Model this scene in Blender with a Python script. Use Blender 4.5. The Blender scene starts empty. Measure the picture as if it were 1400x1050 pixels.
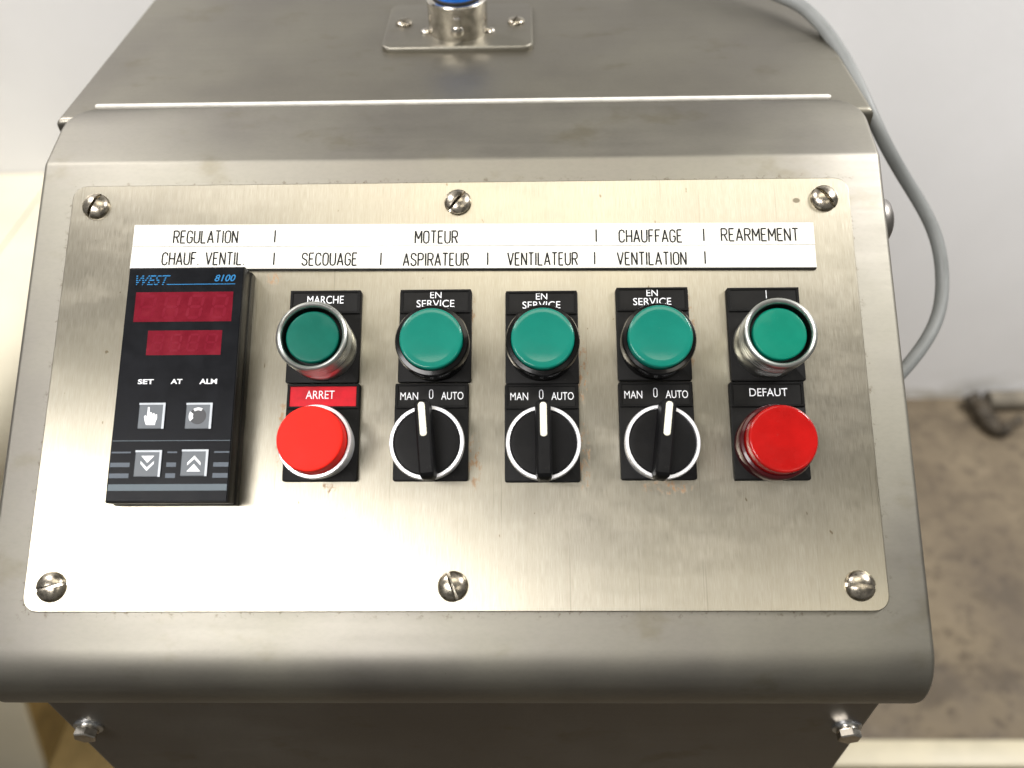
import bpy, bmesh, math, random
from mathutils import Matrix, Vector
random.seed(7)
scene = bpy.context.scene
COL = scene.collection
R = math.radians

# ------------------------------------------------------------------ camera, world, lamps, exposure
TILT = R(31.5)                                    # slope of the operating panel above the horizontal
MP = Matrix.Translation((0, 0, 1.05)) @ Matrix.Rotation(TILT, 4, 'X')   # panel frame: x right, y up the slope, z out
FPX = 1120.0
cam_right = Vector((0.99977907, 0.00913913, -0.01892848))
cam_down = Vector((-0.00664249, -0.71700551, -0.69703585))
cam_fwd = Vector((-0.01994213, 0.69700758, -0.7167864))
cam_pos = Vector((0.03022005, -0.23354367, 1.29006773))
cd = bpy.data.cameras.new('camera')
cam = bpy.data.objects.new('camera', cd)
COL.objects.link(cam)
cam.matrix_world = Matrix((
    (cam_right.x, -cam_down.x, -cam_fwd.x, cam_pos.x),
    (cam_right.y, -cam_down.y, -cam_fwd.y, cam_pos.y),
    (cam_right.z, -cam_down.z, -cam_fwd.z, cam_pos.z),
    (0, 0, 0, 1)))
cd.sensor_width = 36.0
cd.lens = 36.0 * FPX / 1400.0
cd.clip_start = 0.01
cd.clip_end = 50
cd.dof.use_dof = True
cd.dof.focus_distance = 0.335
cd.dof.aperture_fstop = 6.5
scene.camera = cam

world = bpy.data.worlds.new('World')
scene.world = world
world.use_nodes = True
bg = world.node_tree.nodes['Background']
bg.inputs[0].default_value = (1.0, 0.97, 0.93, 1)
bg.inputs[1].default_value = 0.19

def area(name, loc, target, sx, sy, power, col, spread=180):
    l = bpy.data.lights.new(name, 'AREA')
    l.shape = 'RECTANGLE'; l.size = sx; l.size_y = sy
    l.energy = power; l.color = col; l.spread = R(spread)
    o = bpy.data.objects.new(name, l)
    COL.objects.link(o)
    o.location = loc
    o.rotation_euler = (Vector(target) - Vector(loc)).to_track_quat('-Z', 'Y').to_euler()
    return o
area('ceiling_lamp_rear', (-0.74, -1.02, 2.42), (-0.05, 0, 1.05), 1.1, 0.36, 5.2, (1.0, 0.97, 0.95), 75)
area('ceiling_lamp_overhead', (0.08, -0.12, 2.75), (0.08, -0.12, 0), 1.0, 0.5, 4.2, (1.0, 0.93, 0.79), 140)
area('wall_fill_right', (1.6, 0.42, 2.6), (1.0, 0.97, 0.3), 0.9, 0.4, 32, (1.0, 0.975, 0.96), 110)  # added fill aimed at the wall to brighten it
area('wall_fill_left', (-1.2, 0.50, 2.6), (-0.8, 0.97, 0.6), 0.9, 0.4, 17, (1.0, 0.965, 0.96), 110)  # second added fill, brightens the wall on the left
area('plate_fill_back', (0.85, -1.25, 2.55), (0.1, 0, 1.05), 0.6, 0.3, 0.5, (1.0, 0.93, 0.80), 75)  # small added light, makes the plate's lower right edge glow

scene.view_settings.view_transform = 'Standard'
scene.view_settings.look = 'None'
scene.view_settings.exposure = 0.0
scene.view_settings.gamma = 1.0
scene.view_settings.use_curve_mapping = False
scene.render.engine = 'CYCLES'

# ------------------------------------------------------------------ materials
class NT:
    """tiny helper to wire shader nodes"""
    def __init__(self, name):
        self.m = bpy.data.materials.new(name)
        self.m.use_nodes = True
        self.t = self.m.node_tree
        self.b = self.t.nodes['Principled BSDF']
    def n(self, typ, **kw):
        nd = self.t.nodes.new(typ)
        for k, v in kw.items():
            setattr(nd, k, v)
        return nd
    def put(self, sock, v):
        if hasattr(v, 'is_linked') or isinstance(v, bpy.types.NodeSocket):
            self.t.links.new(v, sock)
        elif isinstance(v, (tuple, list)) and len(v) == 3 and sock.type == 'RGBA':
            sock.default_value = (*v, 1)
        else:
            sock.default_value = v
    def math(self, op, a, b=None, c=None, clamp=False):
        nd = self.n('ShaderNodeMath', operation=op, use_clamp=clamp)
        self.put(nd.inputs[0], a)
        if b is not None: self.put(nd.inputs[1], b)
        if c is not None: self.put(nd.inputs[2], c)
        return nd.outputs[0]
    def coords(self, scale=(1, 1, 1), loc=(0, 0, 0), rot=(0, 0, 0)):
        tc = self.n('ShaderNodeTexCoord')
        mp = self.n('ShaderNodeMapping')
        self.t.links.new(tc.outputs['Object'], mp.inputs[0])
        mp.inputs['Scale'].default_value = scale
        mp.inputs['Location'].default_value = loc
        mp.inputs['Rotation'].default_value = rot
        return mp.outputs[0]
    def xyz(self):
        tc = self.n('ShaderNodeTexCoord')
        s = self.n('ShaderNodeSeparateXYZ')
        self.t.links.new(tc.outputs['Object'], s.inputs[0])
        return s.outputs
    def noise(self, vec, scale=1.0, detail=3, rough=0.55):
        nd = self.n('ShaderNodeTexNoise')
        self.t.links.new(vec, nd.inputs['Vector'])
        nd.inputs['Scale'].default_value = scale
        nd.inputs['Detail'].default_value = detail
        nd.inputs['Roughness'].default_value = rough
        return nd.outputs['Fac']
    def ramp(self, fac, lo, hi, a=0.0, b=1.0):
        nd = self.n('ShaderNodeMapRange')
        nd.interpolation_type = 'SMOOTHSTEP'
        self.put(nd.inputs[0], fac)
        nd.inputs[1].default_value = lo; nd.inputs[2].default_value = hi
        nd.inputs[3].default_value = a; nd.inputs[4].default_value = b
        return nd.outputs[0]
    def mix(self, fac, a, b, mode='MIX'):
        nd = self.n('ShaderNodeMix', data_type='RGBA', blend_type=mode)
        self.put(nd.inputs[0], fac); self.put(nd.inputs[6], a); self.put(nd.inputs[7], b)
        return nd.outputs[2]
    def bump(self, h, strength, dist):
        nd = self.n('ShaderNodeBump')
        self.put(nd.inputs['Height'], h)
        nd.inputs['Strength'].default_value = strength
        nd.inputs['Distance'].default_value = dist
        self.t.links.new(nd.outputs[0], self.b.inputs['Normal'])
    def set(self, **kw):
        for k, v in kw.items():
            self.put(self.b.inputs[k.replace('_', ' ')], v)
        return self.m

MAT = {}
def plain(name, col, rough=0.5, metal=0.0, coat=0.0, var=0.06, scale=120.0, spec=0.5, dust=0.0, **kw):
    """even paint or plastic with a little mottling and handling marks"""
    t = NT(name)
    v = t.coords()
    nz = t.noise(v, scale, 4)
    fine = t.noise(v, scale * 9, 2)
    c = t.mix(t.ramp(nz, 0.3, 0.7), tuple(x * (1 - var) for x in col), tuple(min(1, x * (1 + var)) for x in col))
    if dust:
        dn = t.ramp(t.noise(t.coords((700, 700, 700), (1, 7, 3)), 1.0, 3, 0.65), 0.66, 0.78, 0, dust)
        dm = t.ramp(t.noise(t.coords((60, 90, 60), (4, 2, 3)), 1.0, 4, 0.6), 0.45, 0.75, 0, dust * 0.12)
        c = t.mix(t.math('MAXIMUM', dn, dm), c, (0.42, 0.39, 0.34))
    t.set(Base_Color=c, Metallic=metal, Coat_Weight=coat, Coat_Roughness=0.06, Specular_IOR_Level=spec)
    t.set(Roughness=t.math('ADD', t.math('MULTIPLY', t.math('SUBTRACT', nz, 0.5), 0.25), rough, clamp=True))
    t.bump(fine, 0.06, 0.0002)
    for k, x in kw.items():
        t.set(**{k: x})
    MAT[name] = t.m
    return t.m

# brushed face plate (grain runs up the slope)
t = NT('brushed_plate')
x, y, z = t.xyz()
streak = t.noise(t.coords((3800, 170, 50)), 1.0, 3, 0.6)
streak2 = t.noise(t.coords((700, 9, 10)), 1.0, 2, 0.5)
blot = t.noise(t.coords((1, 1, 1)), 16, 3)
smear = t.noise(t.coords((26, 60, 40), (2, 5, 1), (0, 0, 0.6)), 1.0, 4, 0.65)
scr = None
for ang, sc_, off in ((0.5, 1.0, 3.0), (-0.9, 0.8, 9.0), (1.35, 1.2, 17.0), (0.1, 0.7, 23.0)):
    g_ = t.ramp(t.noise(t.coords((900 * sc_, 14, 30), (off, off * 2, 1), (0, 0, ang)), 1.0, 1, 0.4), 0.745, 0.775)
    scr = g_ if scr is None else t.math('MAXIMUM', scr, g_)
c = t.mix(t.ramp(streak, 0.32, 0.68), (0.33, 0.306, 0.248), (0.395, 0.373, 0.31))
c = t.mix(t.ramp(streak2, 0.35, 0.7, 0, 0.35), c, (0.315, 0.29, 0.23))
c = t.mix(t.ramp(blot, 0.4, 0.75, 0, 0.35), c, (0.35, 0.325, 0.245))
rust_n = t.noise(t.coords((520, 260, 200)), 1.0, 4, 0.7)
mask = None
for (sx, sy, rx, ry) in [(-0.077, 0.0465, 0.004, 0.003), (0.0525, -0.03, 0.0028, 0.016), (0.0525, 0.005, 0.0025, 0.014),
                         (0.086, -0.0425, 0.012, 0.003), (-0.050, -0.0422, 0.004, 0.002), (0.0085, -0.032, 0.003, 0.012),
                         (-0.07, -0.02, 0.0025, 0.016), (0.006, 0.03, 0.003, 0.01), (0.097, 0.02, 0.0025, 0.018)]:
    dx = t.math('DIVIDE', t.math('SUBTRACT', x, sx), rx)
    dy = t.math('DIVIDE', t.math('SUBTRACT', y, sy), ry)
    d = t.math('ADD', t.math('MULTIPLY', dx, dx), t.math('MULTIPLY', dy, dy))
    g = t.math('SUBTRACT', 1.0, d, clamp=True)
    mask = g if mask is None else t.math('MAXIMUM', mask, g)
rust = t.math('MULTIPLY', t.ramp(rust_n, 0.49, 0.63), t.math('POWER', mask, 0.5), clamp=True)
c = t.mix(t.math('MULTIPLY', rust, 0.75), c, (0.34, 0.15, 0.035))
speck = t.ramp(t.noise(t.coords((300, 160, 200), (3, 1, 2)), 1.0, 2, 0.5), 0.735, 0.76)
c = t.mix(t.math('MULTIPLY', speck, 0.75), c, (0.16, 0.12, 0.07))
dent = t.math('ADD', t.math('POWER', t.math('DIVIDE', t.math('SUBTRACT', x, 0.1452), 0.0016), 2.0),
              t.math('POWER', t.math('DIVIDE', t.math('SUBTRACT', y, 0.0795), 0.0012), 2.0))
c = t.mix(t.ramp(dent, 0.5, 1.3, 0.8, 0.0), c, (0.09, 0.075, 0.05))
c = t.mix(t.math('MULTIPLY', scr, 0.35), c, (0.16, 0.145, 0.11))
tg = t.n('ShaderNodeTangent', direction_type='UV_MAP')
t.set(Base_Color=c, Metallic=t.math('SUBTRACT', 1.0, rust), Anisotropic=0.6, Tangent=tg.outputs[0],
      Roughness=t.math('ADD', t.math('ADD', t.ramp(streak, 0.3, 0.7, 0.30, 0.35), t.ramp(smear, 0.42, 0.7, 0.0, 0.05)), t.math('MULTIPLY', rust, 0.3)))
t.bump(streak, 0.04, 0.00015)
MAT['brushed_plate'] = t.m

# satin stainless sheet of the housing
def satin(name, ca, cb, rough, border=False):
    t = NT(name)
    blot = t.noise(t.coords(), 9, 4, 0.6)
    grain = t.noise(t.coords((420, 900, 900)), 1.0, 3)
    long_ = t.noise(t.coords((14, 240, 240)), 1.0, 3)
    fine = t.noise(t.coords(), 1800, 2)
    c = t.mix(t.ramp(blot, 0.3, 0.72), ca, cb)
    st_ = t.noise(t.coords((30, 46, 40), (11, 3, 6)), 1.0, 4, 0.6)
    c = t.mix(t.ramp(st_, 0.56, 0.74, 0, 0.42), c, (ca[0] * 0.72, ca[1] * 0.66, ca[2] * 0.46))
    c = t.mix(t.ramp(grain, 0.35, 0.75, 0, 0.10), c, tuple(v * 0.6 for v in ca))
    sp = t.ramp(t.noise(t.coords((190, 190, 190), (5, 2, 7)), 1.0, 3, 0.6), 0.75, 0.78, 0, 0.5)
    if border:
        x, y, z = t.xyz()
        dx = t.math('SUBTRACT', t.math('ABSOLUTE', x), 0.168)
        dy = t.math('SUBTRACT', t.math('ABSOLUTE', y), 0.090)
        d = t.math('MAXIMUM', dx, dy)
        near = t.ramp(d, 0.0, 0.005, 0.9, 0.0)
        sp2 = t.ramp(t.noise(t.coords((430, 430, 430)), 1.0, 4, 0.7), 0.55, 0.68)
        sp = t.math('MAXIMUM', sp, t.math('MULTIPLY', t.math('MULTIPLY', near, near), sp2))
    c = t.mix(sp, c, (0.10, 0.075, 0.045))
    t.set(Base_Color=c, Metallic=1.0,
          Roughness=t.math('ADD', t.ramp(long_, 0.25, 0.75, rough - 0.015, rough + 0.02), t.ramp(blot, 0.3, 0.7, -0.03, 0.05)))
    wav = t.noise(t.coords(), 22, 2)
    t.bump(t.math('ADD', t.math('MULTIPLY', fine, 0.03), wav), 0.08, 0.004)
    MAT[name] = t.m
satin('satin_steel', (0.248, 0.235, 0.208), (0.285, 0.274, 0.228), 0.48, True)
satin('cover_steel', (0.235, 0.219, 0.188), (0.28, 0.266, 0.22), 0.43)
satin('body_steel', (0.26, 0.248, 0.232), (0.30, 0.288, 0.262), 0.42)
plain('polished_steel', (0.55, 0.52, 0.46), 0.22, 1.0, var=0.18, scale=300)
plain('dull_screw', (0.42, 0.38, 0.31), 0.27, 1.0, var=0.3, scale=420)
plain('chrome', (0.56, 0.575, 0.54), 0.34, 1.0, var=0.05)
plain('zinc', (0.62, 0.64, 0.66), 0.3, 1.0, var=0.12, scale=300)
plain('bright_ring', (0.86, 0.87, 0.90), 0.42, 0.75, var=0.05)
plain('pale_highlight', (0.74, 0.72, 0.66), 0.45, 0.0, var=0.1)
plain('white_laminate', (0.82, 0.815, 0.75), 0.42, var=0.05, scale=35, dust=0.12)
plain('black_ink', (0.012, 0.012, 0.012), 0.6, spec=0.22)
plain('black_plastic', (0.0045, 0.0045, 0.0045), 0.5, var=0.25, spec=0.13, dust=0.06)
plain('black_insert', (0.008, 0.008, 0.008), 0.42, var=0.2, spec=0.14, dust=0.06)
plain('black_gloss', (0.003, 0.003, 0.003), 0.2, coat=0.15, spec=0.2)
plain('knob_black', (0.005, 0.005, 0.0055), 0.48, var=0.25, spec=0.14, dust=0.06)
plain('white_print', (0.80, 0.82, 0.85), 0.5, var=0.05)
plain('cream_mark', (0.84, 0.82, 0.68), 0.45, var=0.04)
plain('red_insert', (0.52, 0.012, 0.022), 0.5, var=0.14, scale=200, spec=0.15, dust=0.08)
plain('red_cap', (0.76, 0.017, 0.009), 0.55, var=0.08, scale=200, spec=0.14, dust=0.06)
plain('red_lens', (0.38, 0.0012, 0.0004), 0.3, coat=0.7, var=0.14, scale=60, spec=0.14, dust=0.05)
plain('maroon_bezel', (0.055, 0.004, 0.006), 0.22, coat=0.3, spec=0.22)
plain('green_lens', (0.0, 0.172, 0.125), 0.36, coat=0.6, var=0.07, scale=70, spec=0.13, dust=0.06)
plain('green_cap', (0.0, 0.178, 0.115), 0.38, coat=0.1, var=0.08, scale=90, spec=0.13, dust=0.08)
plain('green_cap_deep', (0.0, 0.105, 0.074), 0.4, coat=0.08, var=0.1, scale=90, spec=0.13, dust=0.06)
plain('face_film', (0.0035, 0.0042, 0.006), 0.34, var=0.2, spec=0.09)
plain('case_black', (0.007, 0.0065, 0.0055), 0.38, var=0.2, spec=0.2, dust=0.05)
plain('display_red', (0.155, 0.006, 0.016), 0.2, coat=0.06, var=0.15, scale=140, spec=0.22)
plain('segment_red', (0.172, 0.0082, 0.0208), 0.2, coat=0.06, spec=0.22)
plain('print_blue', (0.012, 0.17, 0.40), 0.45, spec=0.2)
plain('print_grey', (0.10, 0.13, 0.15), 0.4, spec=0.22)
plain('print_band', (0.085, 0.105, 0.13), 0.4, spec=0.22)
plain('key_grey', (0.13, 0.145, 0.16), 0.4, spec=0.22)
plain('key_edge', (0.46, 0.50, 0.54), 0.35)
plain('key_dark', (0.02, 0.022, 0.026), 0.4)
plain('blue_plastic', (0.006, 0.16, 0.66), 0.32, coat=0.3, var=0.08)
plain('black_rubber', (0.012, 0.012, 0.012), 0.6)
plain('cable_grey', (0.215, 0.225, 0.22), 0.48, var=0.07, scale=60)
plain('cream_paint', (0.64, 0.595, 0.46), 0.42, var=0.06, scale=7)
plain('rail_paint', (0.47, 0.425, 0.30), 0.45, var=0.1, scale=12)
plain('shade_ochre', (0.26, 0.18, 0.065), 0.6, var=0.3, scale=14)
plain('dark_scrap', (0.045, 0.035, 0.022), 0.75, var=0.4, scale=30)
plain('dusty_grey', (0.15, 0.132, 0.10), 0.8, var=0.25, scale=20)

t = NT('wall_plaster')
a = t.noise(t.coords(), 2.2, 5, 0.6); b = t.noise(t.coords(), 160, 3)
c = t.mix(t.ramp(a, 0.3, 0.7), (0.765, 0.77, 0.77), (0.825, 0.83, 0.835))
zz = t.xyz()[2]
scuff = t.math('MULTIPLY', t.ramp(zz, 0.0, 0.10, 1.0, 0.0), t.ramp(t.noise(t.coords((6, 6, 12)), 1.0, 5, 0.7), 0.42, 0.62))
c = t.mix(t.math('MULTIPLY', scuff, 0.65), c, (0.36, 0.33, 0.25))
t.set(Base_Color=c, Roughness=0.85); t.bump(b, 0.15, 0.002)
MAT['wall_plaster'] = t.m

t = NT('floor_concrete')
a = t.noise(t.coords(), 3.2, 6, 0.65); b = t.noise(t.coords((2.2, 3.2, 1), (4, 1, 0)), 3.0, 6, 0.7); g = t.noise(t.coords(), 34, 5, 0.75)
c = t.mix(t.ramp(a, 0.35, 0.65), (0.095, 0.071, 0.042), (0.162, 0.129, 0.083))
c = t.mix(t.ramp(b, 0.50, 0.66, 0, 0.75), c, (0.060, 0.044, 0.026))
c = t.mix(t.ramp(b, 0.44, 0.30, 0, 0.6), c, (0.20, 0.16, 0.105))
c = t.mix(t.ramp(g, 0.50, 0.64, 0, 0.7), c, (0.055, 0.040, 0.025))
t.set(Base_Color=c, Roughness=t.ramp(a, 0.3, 0.7, 0.55, 0.85)); t.bump(g, 0.3, 0.004)
MAT['floor_concrete'] = t.m

# ------------------------------------------------------------------ object helpers
def tag(o, label=None, cat=None, group=None, kind=None):
    if label: o['label'] = label
    if cat: o['category'] = cat
    if group: o['group'] = group
    if kind: o['kind'] = kind
    return o
def link(name, mesh, mat, parent=None, mx=None, smooth=None):
    """one mesh object; mx is its matrix inside the parent"""
    o = bpy.data.objects.new(name, mesh)
    COL.objects.link(o)
    if mat is not None:
        mesh.materials.clear()
        mesh.materials.append(MAT[mat])
    if parent is not None:
        o.parent = parent
    if mx is not None:
        o.matrix_local = mx
    if smooth is not None:
        sharp(mesh, smooth)
    return o
def sharp(mesh, ang=35):
    bm = bmesh.new(); bm.from_mesh(mesh)
    for f in bm.faces: f.smooth = True
    for e in bm.edges:
        e.smooth = not (len(e.link_faces) != 2 or e.calc_face_angle(0) > R(ang))
    bm.to_mesh(mesh); bm.free()
def done(bm, name='m'):
    bmesh.ops.recalc_face_normals(bm, faces=bm.faces[:])
    me = bpy.data.meshes.new(name)
    bm.to_mesh(me); bm.free()
    return me
def T(x, y, z=0, rot=0):
    """millimetres in the parent's frame"""
    return Matrix.Translation((x / 1000, y / 1000, z / 1000)) @ Matrix.Rotation(rot, 4, 'Z')
def box(sx, sy, z0, z1, bev=0.0, seg=2, corner=0.0):
    """mm box centred in x,y between z0 and z1; corner rounds the four upright edges first"""
    bm = bmesh.new()
    bmesh.ops.create_cube(bm, size=1)
    for v in bm.verts:
        v.co = Vector((v.co.x * sx, v.co.y * sy, z0 if v.co.z < 0 else z1)) / 1000
    if corner:
        es = [e for e in bm.edges if abs(e.verts[0].co.z - e.verts[1].co.z) > 1e-6]
        bmesh.ops.bevel(bm, geom=es, offset=corner / 1000, segments=6, affect='EDGES', profile=0.5)
    if bev:
        zt = z1 / 1000
        es = [e for e in bm.edges if all(abs(v.co.z - zt) < 1e-6 for v in e.verts)]
        if not corner:
            es = bm.edges[:]
        bmesh.ops.bevel(bm, geom=es, offset=bev / 1000, segments=seg, affect='EDGES', profile=0.5)
    return done(bm)
def lathe(prof, n=48, cap0=False, cap1=True):
    """revolve (r, z) pairs in mm about z"""
    bm = bmesh.new()
    rings = []
    for r, z in prof:
        if r < 1e-6:
            rings.append([bm.verts.new((0, 0, z / 1000))])
        else:
            rings.append([bm.verts.new((r / 1000 * math.cos(2 * math.pi * k / n), r / 1000 * math.sin(2 * math.pi * k / n), z / 1000)) for k in range(n)])
    for a, b in zip(rings, rings[1:]):
        for k in range(n):
            j = (k + 1) % n
            if len(a) == 1 and len(b) == 1: continue
            if len(a) == 1: bm.faces.new((a[0], b[k], b[j]))
            elif len(b) == 1: bm.faces.new((a[k], a[j], b[0]))
            else: bm.faces.new((a[k], a[j], b[j], b[k]))
    return done(bm)
def dome(r, h0, h1, edge=0.8, flat=0.0, steps=6):
    """profile of a disc with a rounded rim and a gently raised crown"""
    p = [(r, h0)]
    for k in range(5):
        a = math.pi / 2 * k / 4
        p.append((r - edge + edge * math.cos(a), h1 - flat - edge + edge * math.sin(a)))
    for k in range(1, steps + 1):
        u = k / steps
        p.append(((r - edge) * (1 - u), h1 - flat + flat * (1 - (1 - u) ** 2)))
    return p
def poly(pts, z0, z1):
    """mm outline extruded from z0 to z1"""
    bm = bmesh.new()
    a = [bm.verts.new((px / 1000, py / 1000, z0 / 1000)) for px, py in pts]
    b = [bm.verts.new((px / 1000, py / 1000, z1 / 1000)) for px, py in pts]
    n = len(pts)
    bm.faces.new(a); bm.faces.new(b)
    for k in range(n):
        bm.faces.new((a[k], a[(k + 1) % n], b[(k + 1) % n], b[k]))
    return done(bm)
def merge(meshes, mats=None):
    bm = bmesh.new()
    for i, me in enumerate(meshes):
        if mats: me.transform(mats[i])
        bm.from_mesh(me)
    for me in meshes: bpy.data.meshes.remove(me)
    out = bpy.data.meshes.new('m'); bm.to_mesh(out); bm.free()
    return out
def curve_to_mesh(cu):
    ob = bpy.data.objects.new('tmp', cu)
    COL.objects.link(ob)
    dg = bpy.context.evaluated_depsgraph_get()
    me = bpy.data.meshes.new_from_object(ob.evaluated_get(dg))
    bpy.data.objects.remove(ob); bpy.data.curves.remove(cu)
    return me
def fit(me, x0, y0, x1, y1, z):
    """squeeze a flat lettering mesh into the given rectangle (mm)"""
    xs = [v.co.x for v in me.vertices]; ys = [v.co.y for v in me.vertices]; zs = [v.co.z for v in me.vertices]
    a, b, c, d, e = min(xs), max(xs), min(ys), max(ys), min(zs)
    for v in me.vertices:
        v.co.x = (x0 + (v.co.x - a) / max(1e-9, b - a) * (x1 - x0)) / 1000
        v.co.y = (y0 + (v.co.y - c) / max(1e-9, d - c) * (y1 - y0)) / 1000
        v.co.z = z / 1000 + (v.co.z - e)
    return me
def words(s, x0, y0, x1, y1, z, bold=0.0, shear=0.0):
    cu = bpy.data.curves.new('t', 'FONT')
    cu.body = s; cu.size = 0.004; cu.extrude = 0.00002; cu.offset = bold * 0.001; cu.shear = shear
    cu.resolution_u = 4
    return fit(curve_to_mesh(cu), x0, y0, x1, y1, z)
# condensed single-stroke lettering as on engraved label strips
def rd(x0, y0, x1, y1): return None
O_ = [(.5, 1), (.15, .94), (0, .78), (0, .22), (.15, .06), (.5, 0), (.85, .06), (1, .22), (1, .78), (.85, .94), (.5, 1)]
GLY = {
 'A': [[(0, 0), (.5, 1), (1, 0)], [(.18, .3), (.82, .3)]],
 'C': [[(1, .76), (.85, .94), (.5, 1), (.15, .94), (0, .76), (0, .24), (.15, .06), (.5, 0), (.85, .06), (1, .24)]],
 'E': [[(1, 1), (0, 1), (0, 0), (1, 0)], [(0, .52), (.8, .52)]],
 'F': [[(1, 1), (0, 1), (0, 0)], [(0, .52), (.8, .52)]],
 'G': [[(1, .76), (.85, .94), (.5, 1), (.15, .94), (0, .76), (0, .24), (.15, .06), (.5, 0), (.85, .06), (1, .24), (1, .46), (.55, .46)]],
 'H': [[(0, 0), (0, 1)], [(1, 0), (1, 1)], [(0, .5), (1, .5)]],
 'I': [[(.5, 0), (.5, 1)]],
 'L': [[(0, 1), (0, 0), (1, 0)]],
 'M': [[(0, 0), (0, 1), (.5, .35), (1, 1), (1, 0)]],
 'N': [[(0, 0), (0, 1), (1, 0), (1, 1)]],
 'O': [O_],
 'P': [[(0, 0), (0, 1), (.65, 1), (.93, .92), (1, .75), (.93, .56), (.65, .48), (0, .48)]],
 'R': [[(0, 0), (0, 1), (.65, 1), (.93, .92), (1, .75), (.93, .58), (.65, .5), (0, .5)], [(.5, .5), (1, 0)]],
 'S': [[(1, .78), (.85, .94), (.5, 1), (.15, .94), (0, .77), (.12, .6), (.88, .41), (1, .23), (.85, .06), (.5, 0), (.15, .06), (0, .22)]],
 'T': [[(0, 1), (1, 1)], [(.5, 1), (.5, 0)]],
 'U': [[(0, 1), (0, .24), (.15, .06), (.5, 0), (.85, .06), (1, .24), (1, 1)]],
 'V': [[(0, 1), (.5, 0), (1, 1)]],
 '.': [[(.4, 0), (.4, .06)]], '|': [[(.5, 0), (.5, 1)]], ' ': []}
WID = {'I': .12, '.': .2, ' ': .55, '|': .1, 'M': 1.2, 'A': 1.1, 'V': 1.1, 'E': .85, 'F': .85, 'L': .85}
def split(lines):
    """break polylines at sharp corners so every stroke keeps its full weight"""
    out = []
    for pl in lines:
        cur = [pl[0]]
        for i in range(1, len(pl)):
            cur.append(pl[i])
            if i < len(pl) - 1:
                a = Vector((pl[i][0] - pl[i - 1][0], 2.2 * (pl[i][1] - pl[i - 1][1]))); b = Vector((pl[i + 1][0] - pl[i][0], 2.2 * (pl[i + 1][1] - pl[i][1])))
                if a.angle(b) > R(55):
                    out.append(cur); cur = [pl[i]]
        out.append(cur)
    return out
def strokes(s, x0, y0, x1, y1, z, rad=0.26):
    adv, items = 0.0, []
    for ch in s:
        w = WID.get(ch, 1.0)
        items.append((ch, adv, w)); adv += w + 0.42
    adv -= 0.42
    k = (x1 - x0) / adv if s != '|' else 1
    cu = bpy.data.curves.new('t', 'CURVE')
    cu.dimensions = '3D'; cu.bevel_depth = rad / 1000; cu.bevel_resolution = 1; cu.use_fill_caps = True
    for ch, a, w in items:
        for pl in split(GLY[ch]):
            sp = cu.splines.new('POLY'); sp.points.add(len(pl) - 1)
            for p, (u, v) in zip(sp.points, pl):
                px = x0 + (a + u * w) * k if s != '|' else x0
                p.co = (px / 1000, (y0 + v * (y1 - y0)) / 1000, z / 1000, 1)
    me = curve_to_mesh(cu)
    for v in me.vertices:                                  # flatten the strokes onto the strip
        v.co.z = z / 1000 + (v.co.z - z / 1000) * 0.4
    return me
def clip(me, co, no):
    bm = bmesh.new(); bm.from_mesh(me)
    bmesh.ops.bisect_plane(bm, geom=bm.verts[:] + bm.edges[:] + bm.faces[:], plane_co=co, plane_no=no, clear_outer=True)
    es = [e for e in bm.edges if e.is_boundary]
    if es: bmesh.ops.holes_fill(bm, edges=es, sides=0)
    out = bpy.data.meshes.new('m'); bm.to_mesh(out); bm.free()
    return out
def slotted_head(r, h, slot=0.75, depth=1.5):
    """domed screw head cut by a slot along x"""
    def prof(rr, hh):
        p = [(rr, 0), (rr, 0.35)]
        for k in range(1, 9):
            a = math.pi / 2 * k / 8
            p.append((rr * math.cos(a), 0.35 + (hh - 0.35) * math.sin(a)))
        p[-1] = (0, hh)
        return p
    full = lathe(prof(r, h), 40)
    low = lathe(prof(r * 0.97, h - depth), 40)
    a = clip(full, (0, slot / 1000, 0), (0, -1, 0))
    b = clip(full, (0, -slot / 1000, 0), (0, 1, 0))
    bpy.data.meshes.remove(full)
    me = merge([a, b, low])
    sharp(me, 30)
    return me
def tube(points, rad, res=8):
    """smooth round cable through world points (m)"""
    cu = bpy.data.curves.new('t', 'CURVE'); cu.dimensions = '3D'
    cu.bevel_depth = rad; cu.bevel_resolution = 4; cu.use_fill_caps = True; cu.resolution_u = res
    sp = cu.splines.new('NURBS'); sp.points.add(len(points) - 1); sp.order_u = 4; sp.use_endpoint_u = True
    for p, q in zip(sp.points, points): p.co = (*q, 1)
    me = curve_to_mesh(cu); sharp(me, 60)
    return me
def ray(u, v):
    return cam_right * ((u - 700) / FPX) + cam_down * ((v - 525) / FPX) + cam_fwd
def at(u, v, axis, val):
    d = ray(u, v); k = (val - cam_pos[axis]) / d[axis]
    return cam_pos + d * k

# ------------------------------------------------------------------ setting
WALL_Y = 0.97
def slab(x0, x1, y0, y1, z0, z1, bev=0.0, seg=3):
    bm = bmesh.new(); bmesh.ops.create_cube(bm, size=1)
    for v in bm.verts:
        v.co = Vector((x0 if v.co.x < 0 else x1, y0 if v.co.y < 0 else y1, z0 if v.co.z < 0 else z1))
    if bev: bmesh.ops.bevel(bm, geom=bm.edges[:], offset=bev, segments=seg, affect='EDGES', profile=0.5)
    return done(bm)
bm = bmesh.new(); bmesh.ops.create_grid(bm, x_segments=1, y_segments=1, size=3.0)
tag(link('floor', done(bm), 'floor_concrete'), 'stained brown concrete floor', kind='structure')
tag(link('wall', slab(-3, 3, WALL_Y, WALL_Y + 0.12, 0, 2.8), 'wall_plaster'), 'off white plaster wall meeting the concrete floor', kind='structure')

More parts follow.
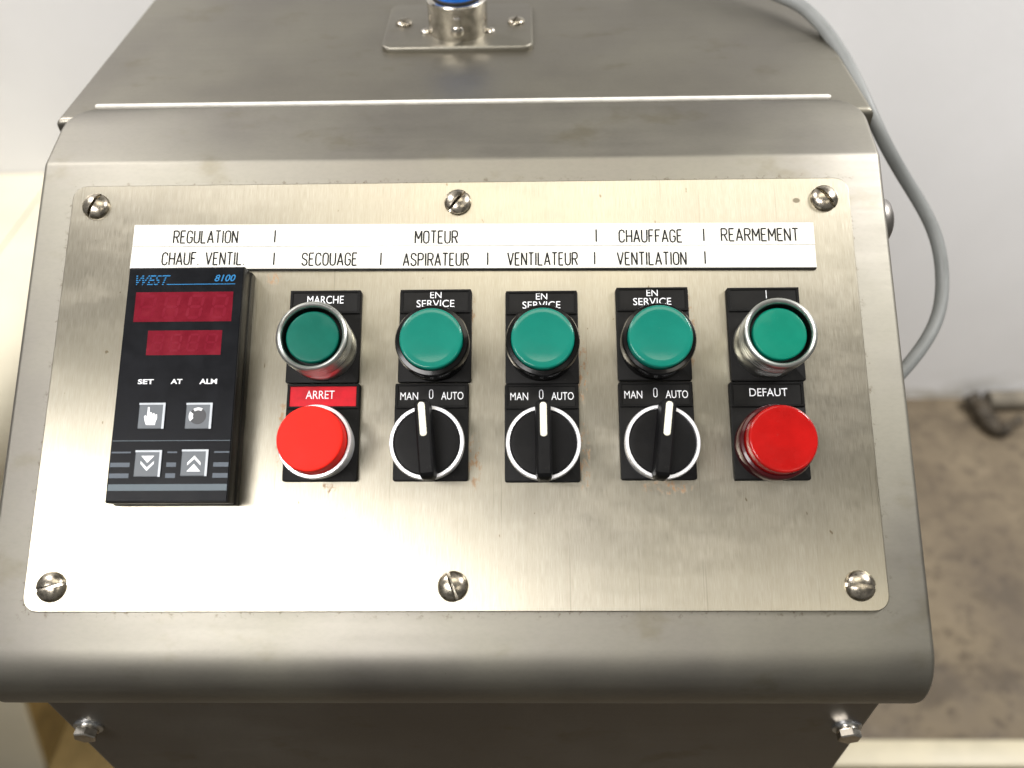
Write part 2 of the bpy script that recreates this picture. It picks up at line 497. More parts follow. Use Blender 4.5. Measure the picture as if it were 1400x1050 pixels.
# cream painted cabinet standing left of the console, rounded lid edge, panel seam in its top
cab = bpy.data.objects.new('cream_cabinet', None); COL.objects.link(cab); cab.location = (-1.0, 0.6, 0)
tag(cab, 'cream painted metal cabinet with rounded lid edge standing against the wall', 'cabinet')
ci = Matrix.Translation((1.0, -0.6, 0))
lid = []
X0, X1, ZT, RR = -1.5, -0.640, 0.568, 0.075
lid.append((X0, ZT)); lid.append((-0.758, ZT)); lid.append((-0.758, ZT - 0.006)); lid.append((-0.755, ZT - 0.006)); lid.append((-0.755, ZT))
for k in range(13):
    a = math.pi / 2 * k / 12 * 1.85
    lid.append((X1 - RR + RR * math.sin(a), ZT - RR + RR * math.cos(a)))
lid.append((X0, ZT - 2 * RR + 0.002))
bm = bmesh.new()
fr = [bm.verts.new((px, 0.20, pz)) for px, pz in lid]; bk = [bm.verts.new((px, WALL_Y - 0.002, pz)) for px, pz in lid]
bm.faces.new(fr); bm.faces.new(bk)
for k in range(len(lid)):
    j = (k + 1) % len(lid); bm.faces.new((fr[k], fr[j], bk[j], bk[k]))
link('lid', done(bm), 'cream_paint', cab, ci, smooth=30)
bm = bmesh.new()
sd = [(-1.5, 0.2), (-0.672, 0.2)]
vs = []
for zz_, yy_ in ((0.0, 0.195), (0.425, 0.37)):
    vs.append([bm.verts.new(p) for p in ((-1.45, yy_, zz_), (-0.700, yy_, zz_), (-0.700, WALL_Y - 0.01, zz_), (-1.45, WALL_Y - 0.01, zz_))])
for k in range(4):
    bm.faces.new((vs[0][k], vs[0][(k + 1) % 4], vs[1][(k + 1) % 4], vs[1][k]))
bm.faces.new(vs[0]); bm.faces.new(vs[1])
bmesh.ops.bevel(bm, geom=bm.edges[:], offset=0.006, segments=2, affect='EDGES', profile=0.5)
link('carcass', done(bm), 'cream_paint', cab, ci, smooth=30)

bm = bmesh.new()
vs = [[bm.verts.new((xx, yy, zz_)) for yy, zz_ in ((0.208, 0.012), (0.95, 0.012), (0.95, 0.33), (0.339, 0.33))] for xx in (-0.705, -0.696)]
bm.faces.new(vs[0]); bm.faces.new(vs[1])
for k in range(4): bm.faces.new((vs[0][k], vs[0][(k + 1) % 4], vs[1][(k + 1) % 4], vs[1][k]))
link('side_shade', done(bm), 'shade_ochre', cab, ci)['label'] = 'lower cabinet side with its shade painted ochre brown'  # cream side in shadow, the shade put into an ochre colour
tag(link('floor_shade', slab(-0.695, -0.30, -0.05, 0.42, 0.001, 0.019, 0.002), 'shade_ochre'),  # added sheet, its ochre stands for the floor in shade
    'ochre brown sheet painting the shaded floor beside the cream cabinet', 'shade patch')
tag(link('floor_rail', slab(0.1785, 1.6, 0.199, 0.238, 0.0, 0.05, 0.004), 'rail_paint', smooth=30),
    'cream painted square steel rail along the floor beside the console', 'rail')

# dark scrap and a dusty conduit at the foot of the wall
sc = at(1352, 566, 2, 0.02)
pts = [at(1328, 540, 2, 0.03), at(1345, 562, 2, 0.022), at(1362, 588, 2, 0.018), at(1378, 586, 2, 0.018), at(1396, 570, 2, 0.022)]
cu = bpy.data.curves.new('t', 'CURVE'); cu.dimensions = '3D'; cu.bevel_depth = 0.015; cu.bevel_resolution = 3; cu.use_fill_caps = True
sp = cu.splines.new('NURBS'); sp.points.add(len(pts) - 1); sp.use_endpoint_u = True; sp.order_u = 3
for i, (p, qv) in enumerate(zip(sp.points, pts)):
    p.co = (*qv, 1); p.radius = (1.0, 1.25, 1.0, 0.7, 0.5)[i]
me = curve_to_mesh(cu)
lo = min(v.co.z for v in me.vertices)
for v in me.vertices:
    v.co += Vector((random.uniform(-1, 1), random.uniform(-1, 1), random.uniform(-1, 1))) * 0.003
    v.co.z = max(0.0005, v.co.z - lo * 0.9)
tag(link('bent_pipe', me, 'dark_scrap', smooth=50), 'dark bent pipe lying on the floor at the foot of the wall', 'pipe')
pa, pb = at(1352, 551, 2, 0.02), Vector((1.30, 0.945, 0.02))
me = tube([(pa.x, 0.945, 0.02), (1.1, 0.948, 0.02), (1.3, 0.95, 0.02), (1.6, 0.948, 0.02)], 0.0195)
tag(link('conduit', me, 'dusty_grey'), 'dusty grey conduit along the foot of the wall', 'conduit')

# ------------------------------------------------------------------ console
con = bpy.data.objects.new('control_console', None); COL.objects.link(con)
con.location = (0, 0.05, 0)
tag(con, 'stainless steel control console with sloping panel of buttons, switches and a temperature controller', 'control console')
CI = Matrix.Translation((0, -0.05, 0))
PM = CI @ MP                                                     # panel frame inside the console
def part(name, mesh, mat, mx=None, smooth=None, label=None):
    o = link(name, mesh, mat, con, PM @ mx if mx is not None else PM, smooth)
    if label: o['label'] = label
    return o
def sub(name, mesh, mat, parent, mx=None, smooth=None, label=None):
    o = link(name, mesh, mat, parent, mx if mx is not None else Matrix(), smooth)
    if label: o['label'] = label
    return o

# bent sheet: under-lip, rounded front bend, flat panel, upper bend, upper slope (panel frame, mm)
HW, ZS = 184.0, -1.5
prof = [(-126.5, -62), (-126.5, -40)]
for k in range(15):
    a = math.pi / 2 * k / 14
    prof.append((-103.5 - 23 * math.cos(a), ZS - 23 + 23 * math.sin(a)))
for yy in range(-90, 96, 15): prof.append((yy, ZS))
b2 = R(20.5); rb = 7.0
for k in range(7):
    a = b2 * k / 6
    prof.append((100.5 + rb * math.sin(a), ZS - rb + rb * math.cos(a)))
ly, lz = prof[-1]
L2 = 35.5
for u in (0.25, 0.5, 0.63, 0.72, 0.80, 0.88, 0.94, 0.98, 1.0):
    prof.append((ly + L2 * u * math.cos(b2), lz - L2 * u * math.sin(b2)))
def hw_at(i):
    s = (1.0 - (0.25, 0.5, 0.63, 0.72, 0.80, 0.88, 0.94, 0.98, 1.0)[i - (len(prof) - 9)]) * L2 if i >= len(prof) - 9 else 99
    r = 13.0
    return HW if s >= r else HW - r + math.sqrt(max(0, r * r - (r - s) ** 2))
bm = bmesh.new(); rows = []
for i, (py, pz) in enumerate(prof):
    p0 = prof[max(0, i - 1)]; p1 = prof[min(len(prof) - 1, i + 1)]
    ty, tz = p1[0] - p0[0], p1[1] - p0[1]; l = math.hypot(ty, tz); ny, nz = -tz / l, ty / l
    h = hw_at(i); e = 2.2; row = []
    cs = [(-h, -14), (-h, -e)] + [(-h + e - e * math.cos(R(a)), -e + e * math.sin(R(a))) for a in (30, 60, 90)]
    cs += [(-h + 2 * h * u, 0) for u in (0.2, 0.4, 0.6, 0.8)]
    cs += [(-c_[0], c_[1]) for c_ in reversed(cs[:5])]
    for cx, cdp in cs:
        row.append(bm.verts.new((cx / 1000, (py + ny * cdp) / 1000, (pz + nz * cdp) / 1000)))
    rows.append(row)
for ra, rb_ in zip(rows, rows[1:]):
    for k in range(len(ra) - 1):
        bm.faces.new((ra[k], ra[k + 1], rb_[k + 1], rb_[k]))
me = bpy.data.meshes.new('m'); bmesh.ops.recalc_face_normals(bm, faces=bm.faces[:]); bm.to_mesh(me); bm.free()
housing = part('housing', me, 'satin_steel', smooth=40, label='bent satin stainless sheet with rounded front lip')
# side cheeks closing the housing
ip = MP.inverted()
back = [ip @ Vector((0, 0.44, 1.09)), ip @ Vector((0, 0.44, 0.90)), ip @ Vector((0, -0.07, 0.90))]
for s in (-1, 1):
    bm = bmesh.new()
    out = [(p[0] - 0.0, p[1] - 2.6) for p in prof[2:]]
    out = [(-123.5, -64)] + [(max(py, -123.8), pz) for py, pz in out] + [(b_.y * 1000, b_.z * 1000) for b_ in back]
    va = [bm.verts.new((s * 0.1795, py / 1000, pz / 1000)) for py, pz in out]
    vb = [bm.verts.new((s * 0.1825, py / 1000, pz / 1000)) for py, pz in out]
    bm.faces.new(va); bm.faces.new(vb)
    for k in range(len(va)):
        j = (k + 1) % len(va); bm.faces.new((va[k], va[j], vb[j], vb[k]))
    part('side_cheek', done(bm), 'satin_steel')
# knob on the right cheek whose rounded end peeps past the edge
k_ = part('side_knob', lathe([(11, 0), (11, 3.5), (10, 6.2), (7, 8), (0, 8.6)], 32), 'body_steel',
          Matrix.Translation((0.1822, 0.076, -0.016)) @ Matrix.Rotation(R(90), 4, 'Y'), 40, 'round steel knob on the right cheek')

# flat top cover with turned-down edges
ZC = 1.1068
def cover_mesh():
    bm = bmesh.new()
    r = 3.0; hw = 189.0; y0, y1 = 118.0, 440.0
    cs = [(-hw, -13), (-hw, -r)] + [(-hw + r - r * math.cos(R(a)), -r + r * math.sin(R(a))) for a in (22, 45, 67, 90)]
    cs = cs + [(-hw / 2, 0), (0, 0), (hw / 2, 0)] + [(-a_, b_) for a_, b_ in reversed(cs)]
    ys = [(y0, -13), (y0, -r)] + [(y0 + r - r * math.cos(R(a)), -r + r * math.sin(R(a))) for a in (22, 45, 67, 90)] + [(y0 + 60, 0), (200, 0), (y1, 0)]
    rows = []
    for yy, dz in ys:
        rows.append([bm.verts.new((cx / 1000, yy / 1000, ZC + min(dz, cz) / 1000)) for cx, cz in cs])
    for ra, rb in zip(rows, rows[1:]):
        for k in range(len(ra) - 1):
            f = (ra[k], ra[k + 1], rb[k + 1], rb[k])
            bm.faces.new(f)
    bmesh.ops.remove_doubles(bm, verts=bm.verts[:], dist=1e-7)
    return done(bm)
link('top_cover', cover_mesh(), 'cover_steel', con, CI, smooth=40)['label'] = 'flat satin steel top cover with turned down front edge'
# pale strip along the joint, standing for the highlight on the cover's folded edge
bm = bmesh.new()
highlight_pts = [(-0.1735, 0.1285), (0.1715, 0.1285)]
me = lathe([(0, 0), (0.8, 0.05), (1.2, 1.0), (1.2, 344), (0.8, 344.95), (0, 345)], 12)
link('highlight_strip', me, 'pale_highlight', con, CI @ Matrix.Translation((-0.1735, 0.1288, ZC + 0.0006)) @ Matrix.Rotation(R(90), 4, 'Y'), smooth=40)['label'] = 'thin pale strip along the cover joint painting the folded edge highlight'

# pedestal body
link('pedestal', slab(-0.178, 0.178, -0.089, 0.178, 0.0, 0.957, 0.003), 'body_steel', con, CI, smooth=30)['label'] = 'dark satin steel pedestal body under the panel'
hexm = lathe([(5.2, 0), (5.2, 2.9), (4.6, 3.4), (0, 3.5)], 6)
wash = lathe([(3, 0), (6.4, 0), (6.4, 0.9), (6.1, 1.2), (3, 1.2)], 32)
for (u, v), rz in (((121, 994), 0.2), ((1158, 995), 0.5)):
    p = at(u, v, 1, -0.0895)
    mx = CI @ Matrix.Translation((p.x, -0.0889, p.z)) @ Matrix.Rotation(R(90), 4, 'X') @ Matrix.Rotation(rz, 4, 'Z')
    bo = link('hex_bolt', hexm.copy(), 'polished_steel', con, mx @ Matrix.Translation((0, 0, 0.0024)))
    sub('washer', wash.copy(), 'zinc', bo, Matrix.Translation((0, 0, -0.0024)), 30)
    sub('spring_washer', lathe([(3, 1.1), (5.0, 1.1), (5.0, 2.5), (3, 2.5)], 32), 'polished_steel', bo, Matrix.Translation((0, 0, -0.0024)), 30)

# flange, collar and blue fitting on the cover
fl = link('mounting_flange', box(79, 57, 0, 3.2, 1.4, 3, corner=6), 'cover_steel', con, CI @ Matrix.Translation((-0.0055, 0.2120, ZC - 0.0002)), smooth=30)
fl['label'] = 'small bolted steel flange on the top cover'
sub('collar', lathe([(12.3, 3), (15.6, 3), (15.6, 19.6), (15.0, 20.4), (12.9, 20.4), (12.3, 19.6), (12.3, 3)], 56), 'polished_steel', fl, T(0, -7.5), 35)
sub('clamp_screw', slotted_head(3.4, 2.6, 0.35, 0.9), 'polished_steel', fl, Matrix.Translation((0.0005, -0.0235, 0.0090)) @ Matrix.Rotation(R(90), 4, 'X') @ Matrix.Rotation(R(55), 4, 'Z'))
sub('clamp_lug', box(4.2, 3.0, 9, 16, 0.8), 'polished_steel', fl, T(0.5, -23.5))
for sx_, an in ((-30, 20), (30.5, 70)):
    sub('screw', slotted_head(4.6, 2.6, 0.5, 1.0), 'dull_screw', fl, T(sx_, 1.5, 3.1, R(an)))
for sx_ in (-17.5, 17.2):
    sub('weld_spot', lathe([(2.6, 0), (2.3, 1.2), (1.2, 2.0), (0, 2.2)], 16), 'polished_steel', fl, T(sx_, -10.5, 3.1), 60)
hose = link('blue_plug', lathe([(10.4, 3.4), (10.4, 17), (11.3, 17.6), (11.5, 22), (11.2, 24), (11.2, 44), (10, 46), (0, 46)], 48), 'blue_plastic', None,
            Matrix.Translation((-0.0055, 0.2045, ZC)), 40)
tag(hose, 'blue plastic plug standing in the steel collar on the console cover', 'plug')
sub('gasket', lathe([(10.3, 18), (12.25, 18), (12.25, 20.9), (11.6, 21.3), (11.4, 21.3)], 48), 'black_rubber', hose, None, 40)

# ------------------------------------------------------------------ face plate
bm = bmesh.new(); bmesh.ops.create_cube(bm, size=1)
for v in bm.verts:
    v.co = Vector((v.co.x * 0.336, v.co.y * 0.180, -0.0016 if v.co.z < 0 else 0.0))
bmesh.ops.bevel(bm, geom=[e for e in bm.edges if abs(e.verts[0].co.z - e.verts[1].co.z) > 1e-6], offset=0.006, segments=6, affect='EDGES', profile=0.5)
bmesh.ops.bevel(bm, geom=[e for e in bm.edges if all(v.co.z > -1e-6 for v in e.verts)], offset=0.0004, segments=2, affect='EDGES', profile=0.5)
uv = bm.loops.layers.uv.new('UVMap')
bmesh.ops.recalc_face_normals(bm, faces=bm.faces[:])
for f in bm.faces:
    for lp in f.loops: lp[uv].uv = (lp.vert.co.x * 3, lp.vert.co.y * 3)
me = bpy.data.meshes.new('m'); bm.to_mesh(me); bm.free()
plate = part('face_plate', me, 'brushed_plate', label='brushed metal face plate with six slotted screws')
head = slotted_head(5.9, 3.6, 0.7, 2.4)
for sx_, sy_, an in ((-157, 80.2, 66), (0.4, 80.2, 50), (157, 80.2, -52), (-157, -80.4, 15), (0.4, -80.4, -70), (157, -80.4, -5)):
    sub('screw', head.copy(), 'dull_screw', plate, T(sx_, sy_, -0.1, R(an)))

# ------------------------------------------------------------------ engraved label strips
strip_a = part('label_strip', box(289.5, 9.9, 0, 1.6, 0.15), 'white_laminate', T(6.2, 64.75, 0.05, R(-0.42)), label='white engraved strip, upper row of headings')
strip_b = part('label_strip', box(289.5, 9.9, 0, 1.6, 0.15), 'white_laminate', T(6.1, 54.65, 0.05, R(-0.42)), label='white engraved strip, lower row of headings')
for st in (strip_a, strip_b):
    sub('backing_shadow', box(289.7, 10.3, -0.02, 1.0), 'black_ink', st, T(0, -0.25))  # black backing, set lower so its edge also draws the strip's shadow
tb = math.tan(R(0.42))
def strip_text(st, cy, s, x0, x1, y0, y1):
    xm = (x0 + x1) / 2
    me = strokes(s, x0 - 6.15, (y0 + y1) / 2 - cy + (xm - 6.15) * tb - 2.75, x1 - 6.15, (y0 + y1) / 2 - cy + (xm - 6.15) * tb + 2.75, 1.68, 0.33)
    sub('lettering', me, 'black_ink', st)
for s, x0, x1, y0, y1 in (('REGULATION', -121, -93.6, 62, 67.8), ('MOTEUR', -17.4, 0.5, 61, 66.5), ('CHAUFFAGE', 69, 95.3, 60.6, 65.9), ('REARMEMENT', 112, 144.1, 60.7, 66.0),
                          ('|', -77.5, -77.5, 62.2, 67.5), ('|', 59.3, 59.3, 61, 66.4), ('|', 104.6, 104.6, 60.8, 66.2)):
    strip_text(strip_a, 64.75, s, x0, x1, y0, y1)
for s, x0, x1, y0, y1 in (('CHAUF. VENTIL.', -125, -89.8, 52.3, 57.8), ('SECOUAGE', -65.2, -41.9, 51.5, 57), ('ASPIRATEUR', -22.1, 5.3, 50.9, 56.4), ('VENTILATEUR', 22, 51.2, 50.7, 56.2), ('VENTILATION', 68.1, 96.7, 50.4, 55.9),
                          ('|', -77.2, -77.2, 52, 57.3), ('|', -31.7, -31.7, 51.5, 56.8), ('|', 13.5, 13.5, 51.1, 56.4), ('|', 58.5, 58.5, 50.9, 56.2), ('|', 104.7, 104.7, 50.7, 56)):
    strip_text(strip_b, 54.65, s, x0, x1, y0, y1)

# ------------------------------------------------------------------ legend holders (30 x 40 mm) with insert and lettering
def holder(cx, y_top, texts, insert='black_insert', label=None, rot=0.0):
    """cx: centre, y_top: upper edge in panel mm; texts: (string, x0, y0, x1, y1) in panel mm"""
    cy = y_top - 20.0
    h = part('legend_holder', box(30, 39.7, 0, 2.3, 0.5, 2, corner=1.0), 'black_plastic', T(cx, cy, 0, rot), label=label, smooth=30)
    fr = merge([box(29.4, 1.0, 2.25, 3.0, 0.2), box(29.4, 0.9, 2.25, 3.0, 0.2), box(1.1, 9.6, 2.25, 2.95, 0.2), box(1.1, 9.6, 2.25, 2.95, 0.2)],
               [T(0, 19.2), T(0, 10.0), T(-14.1, 14.6), T(14.1, 14.6)])
    sub('insert_frame', fr, 'black_plastic', h)
    sub('insert', box(27.2, 8.3, 2.2, 2.55, 0.1), insert, h, T(0, 14.6))
    for s, x0, y0, x1, y1 in texts:
        if s == '0':
            me = strokes('O', x0 - cx, y0 - cy, x1 - cx, y1 - cy, 2.56, 0.17)
            sc_ = None
            for v in me.vertices: v.co.x = v.co.x
        elif s == '|':
            me = strokes('|', (x0 + x1) / 2 - cx, y0 - cy, 0, y1 - cy, 2.56, 0.17)
        else:
            me = words(s, x0 - cx, y0 - cy, x1 - cx, y1 - cy, 2.56, bold=0.0)
        sub('lettering', me, 'white_print', h)
    return h
holder(-54.2, 40.2, [('MARCHE', -61.8, 34.2, -46.6, 37.6)], label='black legend holder lettered MARCHE')
holder(-53.2, 0.1, [('ARRET', -60.3, -6.3, -48.5, -2.9)], 'red_insert', label='legend holder with red insert lettered ARRET')
for cx, cx2, d in ((-8.1, -9.0, 0.1), (35.9, 35.6, -0.9), (81.7, 81.6, 0.2)):
    holder(cx, 40.1 + d, [('EN', cx - 2.3, 36.1 + d, cx + 2.4, 38.9 + d), ('SERVICE', cx - 7.9, 32.2 + d, cx + 7.8, 35.3 + d)], label='black legend holder lettered EN SERVICE')
    holder(cx2, 0.0 + d * 0.6, [('MAN', cx2 - 12.7, -7.0 + d * .4, cx2 - 5.5, -3.9 + d * .4), ('0', cx2 - 0.9, -6.5 + d * .4, cx2 + 0.5, -2.8 + d * .4), ('AUTO', cx2 + 3.9, -7.0 + d * .4, cx2 + 12.9, -3.8 + d * .4)],
           label='black legend holder lettered MAN 0 AUTO')
holder(127.4, 39.8, [('|', 128.4, 34.9, 129.0, 38.3)], label='black legend holder with a single stroke mark')
holder(126.2, -0.2, [('DEFAUT', 119.1, -6.4, 134.3, -3.1)], label='black legend holder lettered DEFAUT')

# ------------------------------------------------------------------ push buttons, lamps, switches
def guarded_button(x, y, cap, label, tilt=0.0):
    pr = [(14.0, 2.2), (13.9, 9.5), (13.5, 10.2), (13.4, 11.2), (13.9, 11.9), (14.15, 12.4), (14.15, 13.7), (13.75, 14.1), (14.2, 14.6), (14.2, 16.0), (13.8, 16.4), (14.2, 16.9),
          (14.2, 18.2), (13.85, 18.6), (14.2, 19.0), (14.15, 20.6), (13.8, 21.2), (13.1, 21.5), (12.4, 21.2), (12.0, 20.6), (11.9, 16.0)]
    b = part('push_button', lathe(pr, 64), 'chrome', T(x, y), 38, label)
    sub('well', lathe([(11.95, 15.5), (11.95, 20.2), (11.7, 20.2), (11.1, 17.2), (0, 17.2)], 48), 'black_gloss', b, None, 40)
    sub('button_cap', lathe(dome(10.5, 16.5, 20.0, 0.8, 0.2), 56), cap, b, None, 40)
guarded_button(-54.2, 15.0, 'green_cap_deep', 'green push button in a ribbed chrome guard under the MARCHE legend')
guarded_button(127.7, 14.8, 'green_cap', 'green push button in a ribbed chrome guard above the DEFAUT legend')
def lamp(x, y, lens, bezel, label, rl=12.5, zr=14.8, zl=17.0):
    b = part('indicator_lamp', lathe([(14.2, 2.2), (14.1, 5.2), (13.6, 5.6), (13.6, 6.4), (14.7, 7.4), (14.75, zr - 1.2), (14.3, zr - 0.3), (rl + .3, zr), (rl - 0.2, zr - 0.5)], 64), bezel, T(x, y), 38, label)
    sub('lens', lathe(dome(rl, zr - 2.5, zl, 0.9, -0.35), 64), lens, b, None, 50)
lamp(-8.0, 14.8, 'green_lens', 'black_gloss', 'green indicator lamp in a black bezel in the ASPIRATEUR column')
lamp(36.0, 14.6, 'green_lens', 'black_gloss', 'green indicator lamp in a black bezel in the VENTILATEUR column')
lamp(82.0, 14.8, 'green_lens', 'black_gloss', 'green indicator lamp in a black bezel in the VENTILATION column', 12.7, 15.0, 17.8)
lamp(126.1, -26.2, 'red_lens', 'maroon_bezel', 'red indicator lamp in a maroon bezel under the DEFAUT legend', 13.0, 13.0, 19.4)
stop = part('push_button', lathe([(13.6, 2.2), (13.5, 8.5), (14.0, 9.6), (14.6, 10.8), (14.6, 12.4), (14.3, 12.9), (13.3, 13.0), (13.0, 12.4), (12.9, 9)], 64), 'bright_ring', T(-53.2, -25.2), 38,
            'red projecting push button in a chrome ring under the ARRET legend')
sub('button_cap', lathe(dome(12.75, 9.2, 20.3, 0.8, 0.2), 64), 'red_cap', stop, None, 50)
def selector(x, y, rot, label):
    b = part('selector_switch', lathe([(13.6, 2.2), (13.5, 8.8), (14.0, 10.4), (14.6, 11.6), (14.6, 12.9), (14.3, 13.5), (13.15, 13.5), (12.95, 12.9), (12.8, 10)], 64), 'bright_ring', T(x, y, 0, rot), 38, label)
    sub('knob_disc', lathe(dome(12.8, 10.2, 13.3, 0.5, 0.2), 64), 'knob_black', b, None, 50)
    bm = bmesh.new()
    sec = [(-3.2, 12.6), (-2.8, 21.4), (-2.1, 22.0), (2.1, 22.0), (2.8, 21.4), (3.2, 12.6)]
    pts_ = []
    for yy, sc_, dz in ((-15.0, 0.55, -2.6), (-14.0, 0.9, -0.7), (-12.8, 1.0, 0), (0, 1.0, 0), (13.6, 1.0, 0), (14.7, 0.9, -0.5), (15.4, 0.6, -1.6)):
        pts_.append([bm.verts.new((sx_ * sc_ / 1000, yy / 1000, (z_ + (dz if z_ > 14 else 0)) / 1000)) for sx_, z_ in sec])
    for ra, rb in zip(pts_, pts_[1:]):
        for k in range(len(sec)):
            j = (k + 1) % len(sec); bm.faces.new((ra[k], ra[j], rb[j], rb[k]))
    bm.faces.new(pts_[0]); bm.faces.new(pts_[-1])
    sub('handle', done(bm), 'knob_black', b, None, 28)
    sub('pointer_mark', box(2.6, 13.2, 21.9, 22.25, 0.2, 2, corner=1.2), 'cream_mark', b, T(0, 7.6), 30)
selector(-9.3, -25.9, R(5.5), 'black rotary selector with white pointer in the ASPIRATEUR column')
selector(35.9, -26.3, R(0.5), 'black rotary selector with white pointer in the VENTILATEUR column')
selector(81.8, -26.2, R(-7.5), 'black rotary selector with white pointer turned towards AUTO in the VENTILATION column')

# ------------------------------------------------------------------ temperature controller (48 x 96 mm)
CX, CY = -109.5, -0.7
ctl = part('temperature_controller', merge([box(48.6, 97.0, 0, 4.6, 0.5), box(47.9, 96.2, 4.4, 11.9, 0.5)]), 'case_black', T(CX, CY), 30,
           'black temperature controller with two dark red displays and four keys')
sub('face', box(46.9, 94.8, 11.8, 12.25, 0.15), 'face_film', ctl)
ZF = 12.25
def cbox(name, x0, y0, x1, y1, z0, z1, mat, bev=0.0):
    return sub(name, box(abs(x1 - x0), abs(y1 - y0), z0, z1, bev), mat, ctl, T((x0 + x1) / 2 - CX, (y0 + y1) / 2 - CY))
cbox('display', -129.4, 36.5, -89.5, 23.9, ZF - 0.1, ZF + 0.04, 'display_red')
cbox('display', -122.9, 20.2, -92.8, 9.95, ZF - 0.1, ZF + 0.04, 'display_red')
def digit(cx, cy, h, w, name='digit'):
    sg = []
    th = h * 0.13
    def seg(x0, y0, x1, y1):
        d = Vector((x1 - x0, y1 - y0)); l = d.length; d /= l; n = Vector((-d.y, d.x)) * th / 2; g = 0.12 * l * 0.5
        a = Vector((x0, y0)) + d * g; b = Vector((x1, y1)) - d * g
        o = [a, a + d * th / 2 + n, b - d * th / 2 + n, b, b - d * th / 2 - n, a + d * th / 2 - n]
        return poly([(p.x + p.y * 0.14 + cx - CX, p.y + cy - CY) for p in o], ZF, ZF + 0.07)
    for s_ in ((-w, h, w, h), (-w, -h, w, -h), (-w, 0, w, 0), (-w, 0, -w, h), (w, 0, w, h), (-w, -h, -w, 0), (w, -h, w, 0)):
        sg.append(seg(*(v / 2 for v in s_)))
    sub(name, merge(sg), 'segment_red', ctl)
for k in range(4):
    digit(-124.2 + k * 9.8, 30.2, 9.2, 5.2)
    digit(-118.6 + k * 7.2, 15.1, 6.6, 3.8)
def cword(s, x0, y0, x1, y1, mat, bold=0.05, shear=0.0):
    return sub('lettering', words(s, x0 - CX, y0 - CY, x1 - CX, y1 - CY, ZF + 0.01, bold, shear), mat, ctl)
logo = words('WEST', -130 - CX, 39.6 - CY, -115.9 - CX, 43.8 - CY, ZF + 0.01, 0.05, 0.35)
bands = []
for k in range(5):
    y0 = (39.6 + k * 0.92 - CY) / 1000
    a = clip(logo, (0, y0 + 0.00046, 0), (0, 1, 0)); b = clip(a, (0, y0, 0), (0, -1, 0)); bpy.data.meshes.remove(a); bands.append(b)
bpy.data.meshes.remove(logo)
sub('lettering', merge(bands), 'print_blue', ctl)
cword('8100', -97.6, 40.9, -89.0, 43.8, 'print_blue', 0.05, 0.25)
cbox('rule', -117.2, 39.95, -89.0, 39.65, ZF - 0.1, ZF + 0.03, 'print_blue')
cword('SET', -125.0, -1.9, -118.7, 0.1, 'white_print', 0.1)
cword('AT', -111.8, -1.9, -107.2, 0.1, 'white_print', 0.1)
cword('ALM', -100.3, -2.0, -93.3, 0.1, 'white_print', 0.1)
cbox('rule', -132.6, -24.5, -86.3, -24.75, ZF - 0.1, ZF + 0.03, 'print_grey')
cbox('lower_field', -132.8, -24.9, -86.2, -48.0, ZF - 0.1, ZF + 0.02, 'face_film')
for (xa, xb) in ((-132.6, -125.0), (-110.6, -106.8), (-92.2, -86.3)):
    for ya, yb in ((-28.9, -29.5), (-33.2, -34.9), (-37.4, -39.2)):
        cbox('stripe', xa, ya, xb, yb, ZF - 0.1, ZF + 0.05, 'print_band')
cbox('stripe', -132.6, -41.6, -86.3, -44.1, ZF - 0.1, ZF + 0.05, 'print_grey')
def key(cx, cy):
    k = cbox('key', cx - 5.2, cy - 5.2, cx + 5.2, cy + 5.2, ZF - 0.1, ZF + 0.55, 'key_grey', 0.3)
    hl = merge([box(10.4, 0.75, 0, 0.06), box(0.9, 10.4, 0, 0.06)], [T(0, 4.8, 0), T(4.75, 0, 0.01)])
    sub('key_edge', hl, 'key_edge', ctl, T(cx - CX, cy - CY, ZF + 0.54))
    return k
def icon(cx, cy, outlines, mat='white_print', lift=0.0):
    sub('symbol', merge([poly(o, 0, 0.06 + 0.01 * i) for i, o in enumerate(outlines)]), mat, ctl, T(cx - CX, cy - CY, ZF + 0.53 + lift))
key(-118.0, -14.8); key(-99.3, -14.9); key(-117.7, -33.6); key(-99.5, -33.4)
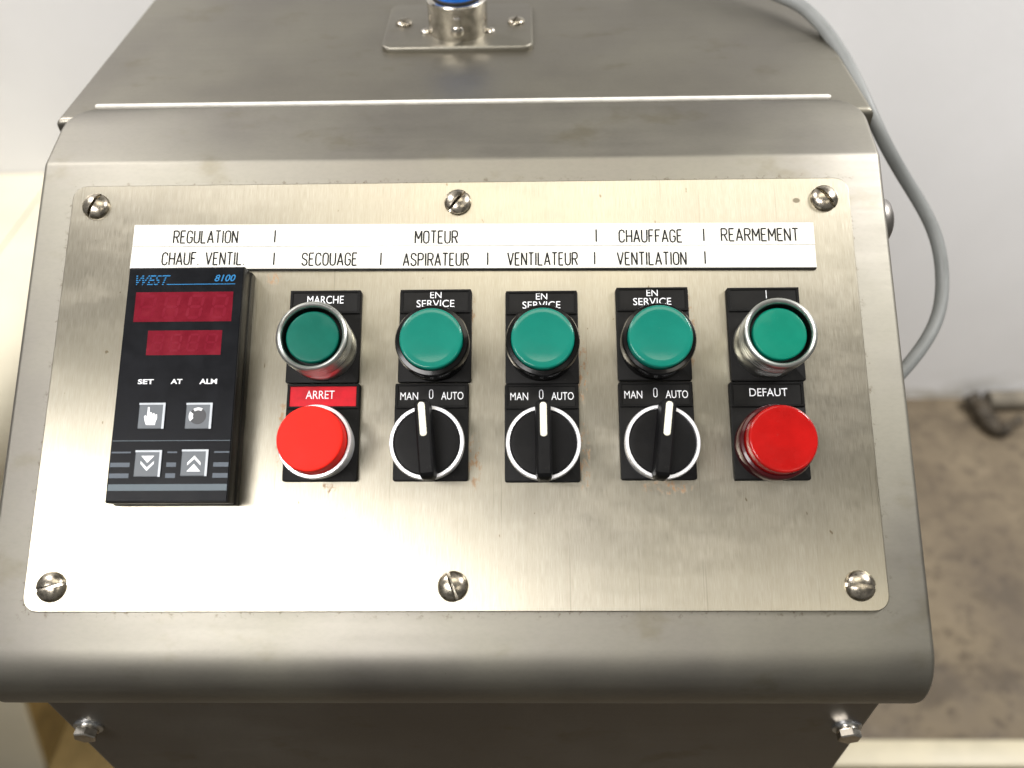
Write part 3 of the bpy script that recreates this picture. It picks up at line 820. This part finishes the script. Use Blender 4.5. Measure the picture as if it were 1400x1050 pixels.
icon(-118.2, -15.3, [[(-1.6, -3.2), (1.9, -3.2), (2.0, -2.0), (2.5, -0.6), (2.4, 1.0), (1.8, 1.2), (1.7, 0.4), (1.3, 1.5), (0.7, 1.6), (0.5, 0.8), (0.2, 1.9), (-0.5, 1.9), (-0.6, 1.0),
                     (-0.8, 4.0), (-1.5, 4.0), (-1.6, 0.2), (-2.3, 0.8), (-2.7, 0.2), (-2.3, -1.6)]])
circ = lambda r, a0, a1, n, ox=0, oy=0: [(ox + r * math.cos(R(a0 + (a1 - a0) * k / n)), oy + r * math.sin(R(a0 + (a1 - a0) * k / n))) for k in range(n + 1)]
icon(-99.6, -15.0, [circ(3.3, 0, 345, 23)], 'key_dark')
icon(-99.6, -15.0, [circ(3.4, 60, 125, 8) + circ(2.3, 125, 60, 8), circ(3.6, 150, 215, 8) + circ(1.5, 215, 150, 8, -0.5, 0)], 'white_print', 0.03)
chev = lambda s, y: [(-2.6, y), (0, y + s * 2.7), (2.6, y), (2.6, y - s * 1.15), (0, y + s * 1.35), (-2.6, y - s * 1.15)]
icon(-117.9, -33.6, [[(-2.6, 3.0), (2.6, 3.0), (0, 0.2)], [(x_, y_) for x_, y_ in chev(-1, -0.2)]])
icon(-99.6, -33.6, [[(-2.7, -3.2), (2.7, -3.2), (0, -0.2)], [(x_, y_) for x_, y_ in chev(1, 0.3)]])

# ------------------------------------------------------------------ grey cable hanging past the right side
cab_px = [(1030, -22, .47), (1062, -6, .45), (1088, 4, .44), (1113, 23, .432), (1142, 58, .42), (1163, 98, .41), (1184, 147, .402), (1209, 200, .405), (1238, 245, .415), (1265, 290, .42),
          (1283, 332, .42), (1291, 374, .42), (1287, 420, .418), (1269, 462, .414), (1238, 505, .41), (1195, 548, .41), (1150, 580, .42)]
pts = [cam_pos + ray(u, v) * d for u, v, d in cab_px]
pts = [Vector((0.10, 0.30, ZC + 0.02)), Vector((0.13, 0.27, ZC + 0.012))] + pts[1:]
for i_, p_ in enumerate(pts[3:-2]): p_ += Vector((random.uniform(-1, 1), random.uniform(-1, 1), random.uniform(-1, 1))) * 0.0009
pts[-1].x = max(pts[-1].x, 0.1826); pts[-2].x = max(pts[-2].x, 0.19)
cb = tag(link('power_cable', tube(pts, 0.0033, 10), 'cable_grey'), 'grey round cable looping down past the right side of the console', 'cable')
